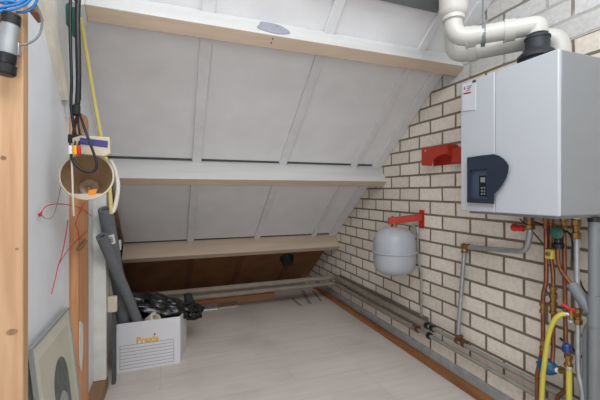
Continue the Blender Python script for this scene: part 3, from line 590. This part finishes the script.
# grey foam tubes
def foam_tube(u0, v0, ya, u1, v1, yb, r, label, sticker=False):
    a = PY(u0, v0, ya); b = PY(u1, v1, yb); ax = (a-b).normalized(); Ln = (a-b).length
    t = thing('foam_tube', label, 'pipe insulation', b, 'grey foam tubes in the white box')
    bm = BM(); ring_profile(bm, b, ax, [(r*.55, 0), (r, 0), (r, Ln*.5), (r, Ln), (r*.55, Ln), (r*.55, Ln-.05), (r*.5, Ln-.06)], 24, True, True); obj('sleeve', bm, M['foam'], t)
    bm = BM(); ring_profile(bm, b, ax, [(r*.52, Ln-.03), (r*.52, Ln-.028)], 16); obj('core', bm, M['foamin'], t)
    if sticker:
        bm = BM(); sd = Vector((.25, -1, 0)).normalized(); sd = (sd-ax*sd.dot(ax)).normalized(); e = ax.cross(sd)
        pts = []
        for h in (Ln*.80, Ln*.86):
            row = [b+ax*h+sd*(r*1.015*math.cos(k*.16))+e*(r*1.015*math.sin(k*.16)) for k in range(-3, 4)]
            pts.append([bm.verts.new(x) for x in row])
        for k in range(6): bm.faces.new((pts[0][k], pts[0][k+1], pts[1][k+1], pts[1][k]))
        s = obj('sticker', bm, M['white'], t)
        bm = BM()
        for h0, h1, k0, k1 in ((.815, .845, -.16, -.10), (.815, .845, .10, .16), (.815, .821, -.10, .10), (.839, .845, -.10, .10), (.828, .833, -.1, .1)):
            v = [bm.verts.new(b+ax*Ln*h+sd*(r*1.025*math.cos(k))+e*(r*1.025*math.sin(k))) for h, k in ((h0, k0), (h0, k1), (h1, k1), (h1, k0))]
            bm.faces.new(v)
        obj('print', bm, M['ink'], s)
    return t
foam_tube(105.5, 209, 2.27, 129, 345, 2.74, .040, 'thicker grey foam tube with white sticker, leaning up out of the white box', True)
foam_tube(101.8, 236, 2.22, 148, 345, 2.76, .031, 'thinner grey foam tube leaning in front of the stickered one')
# ---- white box
bx = thing('storage_box', 'white cardboard box with amber and grey print, open, on floor at left', 'box', (-.15, 2.68, 0))
fl_, fr_, bl_, br_ = -.362, .054, -.352, .105
zt_l, zt_r = .322, .325; yf, yk = 2.565, 2.81; th = .006
def panel(name, a, b, nin):
    (xa, ya_, za), (xb, yb2, zb) = a, b
    bm = BM(); lo = [Vector((xa, ya_, 0)), Vector((xb, yb2, 0))]
    prism(bm, [lo[0], lo[1], Vector((xb, yb2, zb)), Vector((xa, ya_, za))], Vector(nin)*th); return obj(name, bm, M['card'], bx)
fp = panel('front_panel', (fl_, yf, zt_l), (fr_, yf, zt_r), (0, 1, 0)); panel('back_panel', (bl_, yk, .31), (br_, yk, .24), (0, -1, 0))
panel('side_panel', (fl_, yf+th, zt_l-.01), (bl_, yk-th, .31), (1, 0, 0)); panel('side_panel', (fr_, yf+th, zt_r), (br_, yk-th, .29), (-1, 0, 0))
bm = box(BM(), (fl_+th, yf+th, 0), (fr_-th, yk-th, .006)); obj('bottom', bm, M['card'], bx)
# printed ruled panel
def fr(u, v): return PY(u, v, yf)
bm = BM(); g0, g1, g2, g3 = fr(119.7, 346), fr(174, 339.3), fr(173.5, 361.5), fr(119.5, 369.5)
xl_, xr_ = g0.x, g1.x; zhi, zlo = (g0.z+g1.z)/2, (g2.z+g3.z)/2; e = .0022
def ln(xa, za, xb, zb): box(bm, (xa, yf-.0008, za), (xb, yf, zb))
for k in range(8):
    z = zlo+(zhi-zlo)*k/7; ln(xl_, z-e/2, xr_, z+e/2)
ln(xl_, zlo, xl_+e, zhi); ln(xr_-e, zlo, xr_, zhi)
obj('ruled_print', bm, M['printgrey'], fp)
def text_mesh(txt, size, off=0., ext=.0006):
    cu = bpy.data.curves.new('t', 'FONT'); cu.body = txt; cu.size = size; cu.extrude = ext; cu.offset = off; cu.align_x = 'CENTER'
    o = bpy.data.objects.new('t', cu); C.objects.link(o); dg = bpy.context.evaluated_depsgraph_get(); dg.update()
    me = bpy.data.meshes.new_from_object(o.evaluated_get(dg)); bpy.data.objects.remove(o); bpy.data.curves.remove(cu); return me
lc0, lc1 = fr(136.5, 343.5), fr(158.5, 343.5)
me = text_mesh('Praxis', .068, .002)
bm = BM(); bm.from_mesh(me); xs_ = [v.co.x for v in bm.verts]; wd = max(xs_)-min(xs_); scx = (lc1.x-lc0.x)/wd
cxm = (max(xs_)+min(xs_))/2; zb_ = fr(147, 342).z
for v in bm.verts: v.co = Vector((lc0.x+(lc1.x-lc0.x)/2+(v.co.x-cxm)*scx, yf-.0006+v.co.z, zb_+v.co.y*scx*1.0))
obj('logo', bm, M['logo'], fp)
bm = BM(); ring_profile(bm, (lc1.x-.024, yf, zb_+.055*scx), (0, -1, 0), [(.0065, 0), (.0065, .0016)], 10); obj('logo_dot', bm, M['redink'], fp)
# ---- black bin bag
bc = PY(163, 303, 2.76)
def crumple(c, rx, ry, rz, seed, amp=.22, sharp=2.2, sub=5):
    bm = BM(); bmesh.ops.create_icosphere(bm, subdivisions=sub, radius=1)
    for v in bm.verts:
        d = v.co.normalized(); s = Vector((seed, seed*.37, seed*1.7))
        w = noise.noise_vector(d*1.4+s)*.5
        r = 0
        for k, f in enumerate((1.1, 2.3, 4.4)):
            r += (1-abs(noise.noise((d+w*.5)*f+s*(k+1)))*sharp)*(amp/(1.9**k))
        q = d*(.82+r)
        v.co = Vector((c[0]+q.x*rx, c[1]+q.y*ry, c[2]+q.z*rz))
    return bm
bg = thing('bin_bag', 'crumpled shiny black bin bag spilling out of the white box', 'bag', (bc.x, bc.y, .21))
bm = crumple((bc.x-.03, 2.74, .345), .215, .085, .085, 3.1, .26, 1.9)
for v in bm.verts: v.co.z += -.30*(v.co.x-bc.x)
obj('film', bm, M['bag'], bg)
bm = crumple((bc.x+.09, 2.78, .295), .18, .08, .055, 9.4, .24, 1.9)
obj('film', bm, M['bag'], bg)
bm = BM(); rc0 = Vector((.165, 2.86, .20)); rc1 = Vector((.115, 2.90, .385)); axr = (rc1-rc0); up_ = axr.normalized()
ring = []
for k in range(15):
    t = k/14; c = rc0+axr*t; wv = .062*(1-.55*t)
    ring.append([bm.verts.new(c+Vector((math.cos(2*PI*q/18)*wv*(1+.10*math.sin(3*2*PI*q/18+t*3)), math.sin(2*PI*q/18)*wv*.55, .008*math.sin(5*2*PI*q/18+t*7)))) for q in range(18)])
for a, b in zip(ring, ring[1:]):
    for q in range(18): bm.faces.new((a[q], a[(q+1) % 18], b[(q+1) % 18], b[q]))
bm.faces.new(ring[0][::-1]); bm.faces.new(ring[-1])
bf = tag(obj('black_roll', bm, M['bagmatt'], None), 'dull black rolled cloth standing right of the shiny bin bag', 'roll')
# tape roll in the box
q = PY(153, 317.5, 2.62)
bm = BM(); ring_profile(bm, q+Vector((0, 0, -.02)), (.55, -.35, .55), [(.026, -.03), (.046, -.03), (.046, .03), (.026, .03), (.026, -.03)], 24, False, False)
tag(obj('tape_roll', bm, M['cream'], None), 'white tape roll at front edge inside the white box', 'tape')
# ---- framed picture leaning on the left wall
pt = thing('picture_frame', 'silver framed faded picture with dark arch leaning on the left wall', 'picture', (-.36, 1.53, 0))
Z1 = .705; xb0, xt0 = -.345, -.418; ys0, ys1 = 1.318, 1.742; upv = Vector((xt0-xb0, 0, Z1)).normalized(); nout = Vector((upv.z, 0, -upv.x)); Hh = Z1/upv.z
O = Vector((xb0, ys1, 0))      # bottom corner farther from the viewer; s runs towards the viewer
def fpnt(s, h, o=0): return O + Vector((0, -s, 0)) + upv*h + nout*o
Wd = ys1-ys0
def slabf(s0, s1, h0, h1, o0, o1): bm = BM(); prism(bm, [fpnt(s0, h0, o0), fpnt(s1, h0, o0), fpnt(s1, h1, o0), fpnt(s0, h1, o0)], nout*(o1-o0)); return bm
fw = .008
bm = slabf(0, fw, 0, Hh, -.010, .003)
for a in ((Wd-fw, Wd, 0, Hh), (fw, Wd-fw, 0, fw), (fw, Wd-fw, Hh-fw, Hh)): prism(bm, [fpnt(a[0], a[2], -.010), fpnt(a[1], a[2], -.010), fpnt(a[1], a[3], -.010), fpnt(a[0], a[3], -.010)], nout*.013)
obj('frame', bm, M['frame'], pt, bevel=.001)
obj('print', slabf(fw, Wd-fw, fw, Hh-fw, -.008, -.001), M['mount'], pt)
ar = obj('print', slabf(.045, Wd-.05, .05, Hh-.06, -.001, -.0004), M['printpaper'], pt)
pl = []
s0, s1, hs, hr = .105, .275, .38, .10
for k in range(13): a = PI*k/12; pl.append(fpnt((s0+s1)/2-(s1-s0)/2*math.cos(a), hs+.20*.0+.09+hr*math.sin(a), -.0004))
pl += [fpnt(s1, .10, -.0004), fpnt(s0, .10, -.0004)]
bm = BM(); prism(bm, pl, nout*.0004); obj('print', bm, M['arch'], pt)
pl = []
for k in range(20): a = 2*PI*k/20; pl.append(fpnt(.20+.055*math.cos(a)*(1+.15*math.sin(3*a)), .36+.085*math.sin(a), 0))
bm = BM(); prism(bm, pl, nout*.0004); obj('print', bm, M['figure'], pt)
# ---- hanging bundle: hooks at z about 2
yh = 1.56
def H(u, v, y=yh): return PY(u, v, y)
ec = thing('cable_bundle', 'black cables with green plastic plugs hanging from hook at top left', 'cable', H(73, 30))
for u, v0_, v1_, r in ((68.6, 4, 27, 2.6), (74.2, 8, 37, 2.9)):
    bm = BM(); a, b = H(u, v0_), H(u+.8, v1_); rr = r/250
    ring_profile(bm, b, (a-b), [(rr*.5, 0), (rr, .008), (rr*1.05, (a-b).length*.4), (rr, (a-b).length-.01), (rr*.7, (a-b).length)], 14); obj('plug', bm, M['green'], ec)
for pts, r in (([(71, -4), (70, 12), (70.5, 45), (71.5, 80), (71, 104), (73, 122), (75, 133)], .0055),
               ([(78.5, -4), (77.5, 20), (78.3, 60), (78.5, 85), (77.5, 104)], .0095), ([(75, -2), (78, 12), (79.8, 45), (80, 100)], .004),
               ([(77.5, 116), (75, 124), (73.5, 134), (72.5, 142)], .0055), ([(79, 112), (84, 127), (90, 143), (95, 157), (96.8, 164), (95, 170), (90, 172), (82, 170), (76, 165), (72, 159), (71, 154)], .0048), ([(78, 116), (78.5, 126), (80, 136)], .004)):
    obj('cable', tube(BM(), smoothpath([H(u, v, (yh-.03 if r != .0048 else yh-.03-.10*min(1, max(0, (v-112)/18)))) for u, v in pts]), r, 10), M['black'], ec)
bm = BM(); a, b = H(76.7, 104, yh-.03), H(76.5, 116, yh-.03); ring_profile(bm, b, a-b, [(.008, 0), (.013, .006), (.013, (a-b).length-.006), (.008, (a-b).length)], 12); obj('connector', bm, M['black'], ec)
hk = tag(obj('hook', tube(BM(), smoothpath([Vector((H(73, -12).x, yh, ROOF(yh))), H(72.5, -12), H(72, 0), H(76, 4), H(78, -2)]), .004, 8), M['steel'], None), 'small steel hook holding the green plugged cables', 'hook')
av = thing('plug_cable', 'cable end with white, yellow and red plugs over the tub', 'cable', H(75, 150, yh-.05))
for u, m_ in ((70.2, 'white'), (75, 'plugyel'), (78.7, 'plugred')):
    bm = BM(); a, b = H(u, 145.5, yh-.10), H(u+.2, 155, yh-.10); ring_profile(bm, b, a-b, [(.004, 0), (.0068, .002), (.0068, (a-b).length*.8), (.005, (a-b).length)], 12); o = obj('plug', bm, M[m_], av)
    obj('lead', tube(BM(), smoothpath([H(u, 146, yh-.10), H(u+.3, 140, yh-.05), H(75, 132, yh-.045)]), .0035, 8), M['black'], av)
bm = BM(); q = H(75, 139, yh-.05); box(bm, q+Vector((-.022, -.008, -.016)), q+Vector((.018, .008, .016))); obj('housing', bm, M['black'], av, bevel=.003)
# yellowed stick following the roof edge
stv = tag(obj('yellow_stick', tube(BM(), smoothpath([PY(80.5, 18, 1.68), PY(86, 50, 1.76), PY(93.5, 95, 1.82), PY(101, 136, 1.84), PY(108, 172, 1.84), PY(111.5, 214, 1.82)]), .009, 10), M['stick'], None), 'long yellowed stick hanging behind the tub, beside the sloping ceiling', 'stick')
# smoky tub hung open side towards the room
tc_ = H(87.2, 176, 1.53); axd = Vector((.13, -1, .22)).normalized()
tb = thing('plastic_tub', 'smoky plastic tub hanging sideways with blue label and orange sticker', 'tub', tc_)
R_ = .089
bm = BM(); e1_ = axd.cross(Vector((0, 0, 1))).normalized(); e2_ = e1_.cross(axd).normalized(); seg = 40
bc_ = tc_ - axd*.09 - Vector((0, 0, .028))
prof = [(R_, 0), (R_*.985, .12), (R_*.86, .35), (R_*.70, .62), (R_*.52, .85), (R_*.44, 1.0), (R_*.40, 1.0), (R_*.36, .96), (R_*.03, .96)]
rings = []
for r, t in prof:
    c = tc_.lerp(bc_, t)
    rings.append([bm.verts.new(c+e1_*(r*1.0*math.cos(2*PI*k/seg))+e2_*(r*1.02*math.sin(2*PI*k/seg))) for k in range(seg)])
for a, b in zip(rings, rings[1:]):
    for k in range(seg): bm.faces.new((a[k], a[(k+1) % seg], b[(k+1) % seg], b[k]))
tub = obj('bowl', bm, M['tub'], tb); so = tub.modifiers.new('s', 'SOLIDIFY'); so.thickness = .003
bm = BM(); tube(bm, [tc_+e1_*(R_*math.cos(2*PI*k/seg))+e2_*(R_*1.02*math.sin(2*PI*k/seg)) for k in range(seg+1)], .004, 8); obj('rim', bm, M['tubrim'], tb)
# lower lip plate
pl = []
for k in range(13):
    a = PI*1.27+PI*.46*k/12; pl.append(tc_+e1_*(R_*1.02*math.cos(a))+e2_*(R_*1.06*math.sin(a)))
bm = BM(); prism(bm, pl, axd*.006); obj('lip', bm, M['tubrim'], tb)
bm = BM(); prism(bm, [H(u, v, 1.50) for u, v in ((72, 138), (80, 135.5), (109.5, 137), (110.5, 154), (104, 156.5), (73, 153))], (0, .03, 0)); hd = obj('header', bm, M['tubrim'], tb, bevel=.003)
bm = BM(); prism(bm, [H(u, v, 1.498) for u, v in ((80, 137.5), (108, 141), (107.5, 147.5), (79.5, 144))], (0, .002, 0)); ll = obj('label', bm, M['label'], hd)
bm = BM(); q = H(91.5, 193, 1.46); prism(bm, [H(u, v, 1.46) for u, v in ((88.8, 190), (97, 189), (95.5, 194.8), (88, 195.2))], (0, .002, 0)); osk = obj('sticker', bm, M['orange'], tb)
# milky tubes
obj('tube', tube(BM(), smoothpath([H(71.5, 156, 1.44), H(72.3, 175, 1.43), H(73, 200, 1.42), H(73.8, 216, 1.43)]), .0032, 10), M['clear'], tb)
obj('tube', tube(BM(), smoothpath([H(110, 160, 1.56), H(115, 170, 1.57), H(118, 186, 1.57), H(116, 203, 1.57), H(113, 212, 1.57)]), .0085, 10), M['clear'], tb)
bm = BM(); tube(bm, [H(86, 138, 1.525), H(82, 124, 1.72), Vector((-.39, 1.845, H(82, 118, 1.8).z))], .004, 8); obj('peg', bm, M['steel'], tb)
# red cord and thread
xr = -.40
rc = thing('red_cord', 'thin red cord looped over the left wall and orange post', 'cord', PX(60, 250, -.40))
def Rr(u, v): return PX(u, v, -.398 if u > 70 else -.43+.03*(u-40)/30)
for pts in ([(40, 215), (43.5, 209), (48, 205.5), (56, 204), (66, 204.5), (76, 206.5), (84, 210), (91, 216)], [(39.5, 216), (42, 212), (39, 214)],
            [(87, 231), (80, 238), (75, 242), (66, 253), (60, 262), (58, 267), (55, 280), (51.5, 294)], [(68, 220), (66, 235), (62, 254), (58, 266)], [(85, 202), (80, 212), (75.5, 224), (78, 231), (79.5, 240)]):
    obj('strand', tube(BM(), smoothpath([Rr(*p) for p in pts]), .0018, 6), M['redline'], rc)
obj('knot', ring_profile(BM(), Rr(40, 215), (0, 0, 1), [(.002, -.006), (.006, -.002), (.006, .003), (.002, .006)], 8), M['redline'], rc)
th_ = tag(obj('grey_thread', tube(BM(), smoothpath([PX(41, 215, -.43), PX(46, 218.5, -.428), PX(52, 217.5, -.425), PX(56, 208, -.42), PX(58.5, 198, -.415), PX(63, 176, -.41)]), .0014, 6), M['twine'], None), 'fine grey thread hanging from the tub across the white left wall', 'thread')
# ---- things at the top of the near post
yp = 1.035
lp = thing('hand_lamp', 'steel cylinder with black end caps hanging on the near pine post', 'lamp', PY(6, 45, yp-.02))
a, b = PY(11.3, 14, yp-.022), PY(4.6, 75, yp-.022); ax = a-b; Ln = ax.length
bm = BM(); ring_profile(bm, b, ax, [(.0175, Ln*.33), (.0175, Ln*.83)], 24); obj('barrel', bm, M['steel'], lp)
bm = BM(); ring_profile(bm, b, ax, [(.014, Ln*.82), (.0195, Ln*.825), (.0195, Ln*.985), (.016, Ln)], 24); obj('end_cap', bm, M['black'], lp)
bm = BM(); ring_profile(bm, b, ax, [(.018, 0), (.022, .005), (.022, Ln*.16), (.017, Ln*.18), (.0195, Ln*.22), (.0195, Ln*.34), (.014, Ln*.345)], 24); obj('end_cap', bm, M['black'], lp)
bm = BM(); q = PY(16.5, 48, yp-.01); box(bm, q+Vector((-.006, -.004, -.018)), q+Vector((.006, .010, .014))); obj('clip', bm, M['steel'], lp, bevel=.002)
obj('cord', tube(BM(), smoothpath([PY(17, 45, yp-.012), PY(25, 44.5, yp-.005), PY(33, 41, yp), PY(39.5, 34, yp+.01), PY(42, 24, yp+.01), PY(40, 12, yp), PY(36, 5, yp-.005), PY(33, 9, yp-.01)]), .0026, 8), M['greycable'], lp)
bl = thing('blue_cable', 'coil of bright blue cable at top of the near pine post', 'cable', PY(15, 3, yp-.03))
for k, pts in enumerate(([(-8, 12), (2, 11), (14, 9), (24, 5), (30, 0), (34, -8)], [(-8, 8), (6, 6.5), (18, 4), (26, -1), (30, -8)], [(-8, 3), (6, 1), (16, 2), (26, 2.5), (32, -3)], [(-8, 14), (3, 9), (10, 3), (20, -4)], [(16, 12), (24, 12), (32, 8), (37, 0), (38, -8)], [(-8, 0), (8, 4), (22, 1), (28, -6)])):
    obj('loop', tube(BM(), smoothpath([PY(u, v, yp-.035+.006*k) for u, v in pts]), .0032, 8), M['bluecable'], bl)
bm = BM(); q = PY(32, 10, yp); prism(bm, [PY(u, v, yp-.005) for u, v in ((27, 9), (34, 4), (36.5, 11), (30, 13))], (0, .055, 0)); tag(obj('bracket', bm, M['block'], None), 'small brown bracket below the blue cable coil', 'bracket')

# ================================================================ ODDMENTS UNDER THE EAVE
q0, q1 = PZ(190, 301, .02), PZ(279, 295.5, .02)
bm = box(BM(), (.10, 3.80, 0), (1.10, 3.86, .045)); tag(obj('wooden_plank', bm, M['plankwood'], None, bevel=.003), 'orange wooden plank lying on floor below the eave pipes', 'plank')
bm = BM(); prism(bm, [PZ(u, v, 0) for u, v in ((192, 312), (218, 309.5), (217, 305.5), (194, 307))], (0, 0, .012)); tag(obj('wooden_board', bm, M['panel'], None), 'flat white offcut on floor beside the black rolled cloth', 'board')
bm = BM(); prism(bm, [PZ(u, v, 0) for u, v in ((219, 309), (238, 306.5), (236.5, 300.5), (220, 302))], (0, 0, .014)); tag(obj('wooden_board', bm, M['tan'], None), 'flat taupe offcut on floor in front of the orange plank', 'board')
for pl in (((300, 289.5), (304, 290), (312, 304), (308, 303.5)), ((290, 298), (293, 298), (303, 306), (299, 306)), ((311, 290), (314, 290.5), (322, 301), (320, 301))):
    bm = BM(); prism(bm, [PZ(u, v, 0) for u, v in pl], (0, 0, .0008)); obj('scuff', bm, M['scuff'], flo)
hp = Vector((1.266, 3.87, ROOF(3.87))); bm = BM(); ring_profile(bm, hp+n_*.0, n_, [(.085, 0), (.085, .03), (.07, .05), (.068, .09), (.05, .10)], 24); tag(obj('vent_cap', bm, M['rubber'], None), 'round black vent cap on brown board under the lowest beam', 'vent')

# ================================================================ CAMERA, LIGHT
cam = bpy.data.cameras.new('camera'); co = bpy.data.objects.new('camera', cam); C.objects.link(co)
co.location = (0, 0, HC); co.rotation_euler = (PI/2, 0, -YAW)
cam.sensor_width = 36; cam.lens = F/600*36; cam.shift_y = -(200-V0)/600; cam.clip_start = .02
sc.camera = co
def area(name, loc, target, sx, sy_, e, col=(1, 1, 1)):
    l = bpy.data.lights.new(name, 'AREA'); l.shape = 'RECTANGLE'; l.size = sx; l.size_y = sy_; l.energy = e; l.color = col
    o = bpy.data.objects.new(name, l); C.objects.link(o); o.location = loc
    o.rotation_euler = (Vector(target)-Vector(loc)).to_track_quat('-Z', 'Y').to_euler(); return o
area('ceiling_light', (.35, .0, 2.75), (.4, .9, 0), 1.9, 1.0, 62, (.945, .975, 1))
area('rear_fill', (-.4, -1.5, .95), (.3, 3, 1.4), 2.4, 1.5, 36, (.94, .975, 1))  # added fill lamp behind the camera, the rear wall has no opening
w = bpy.data.worlds.new('world'); sc.world = w; w.use_nodes = True
w.node_tree.nodes['Background'].inputs[0].default_value = (.93, .96, 1, 1); w.node_tree.nodes['Background'].inputs[1].default_value = .45
sc.view_settings.view_transform = 'Standard'; sc.view_settings.look = 'None'; sc.view_settings.gamma = 1; sc.view_settings.use_curve_mapping = False
sc.view_settings.exposure = -.40
for o in sc.objects:
    if 'o_' in o: del o['o_']
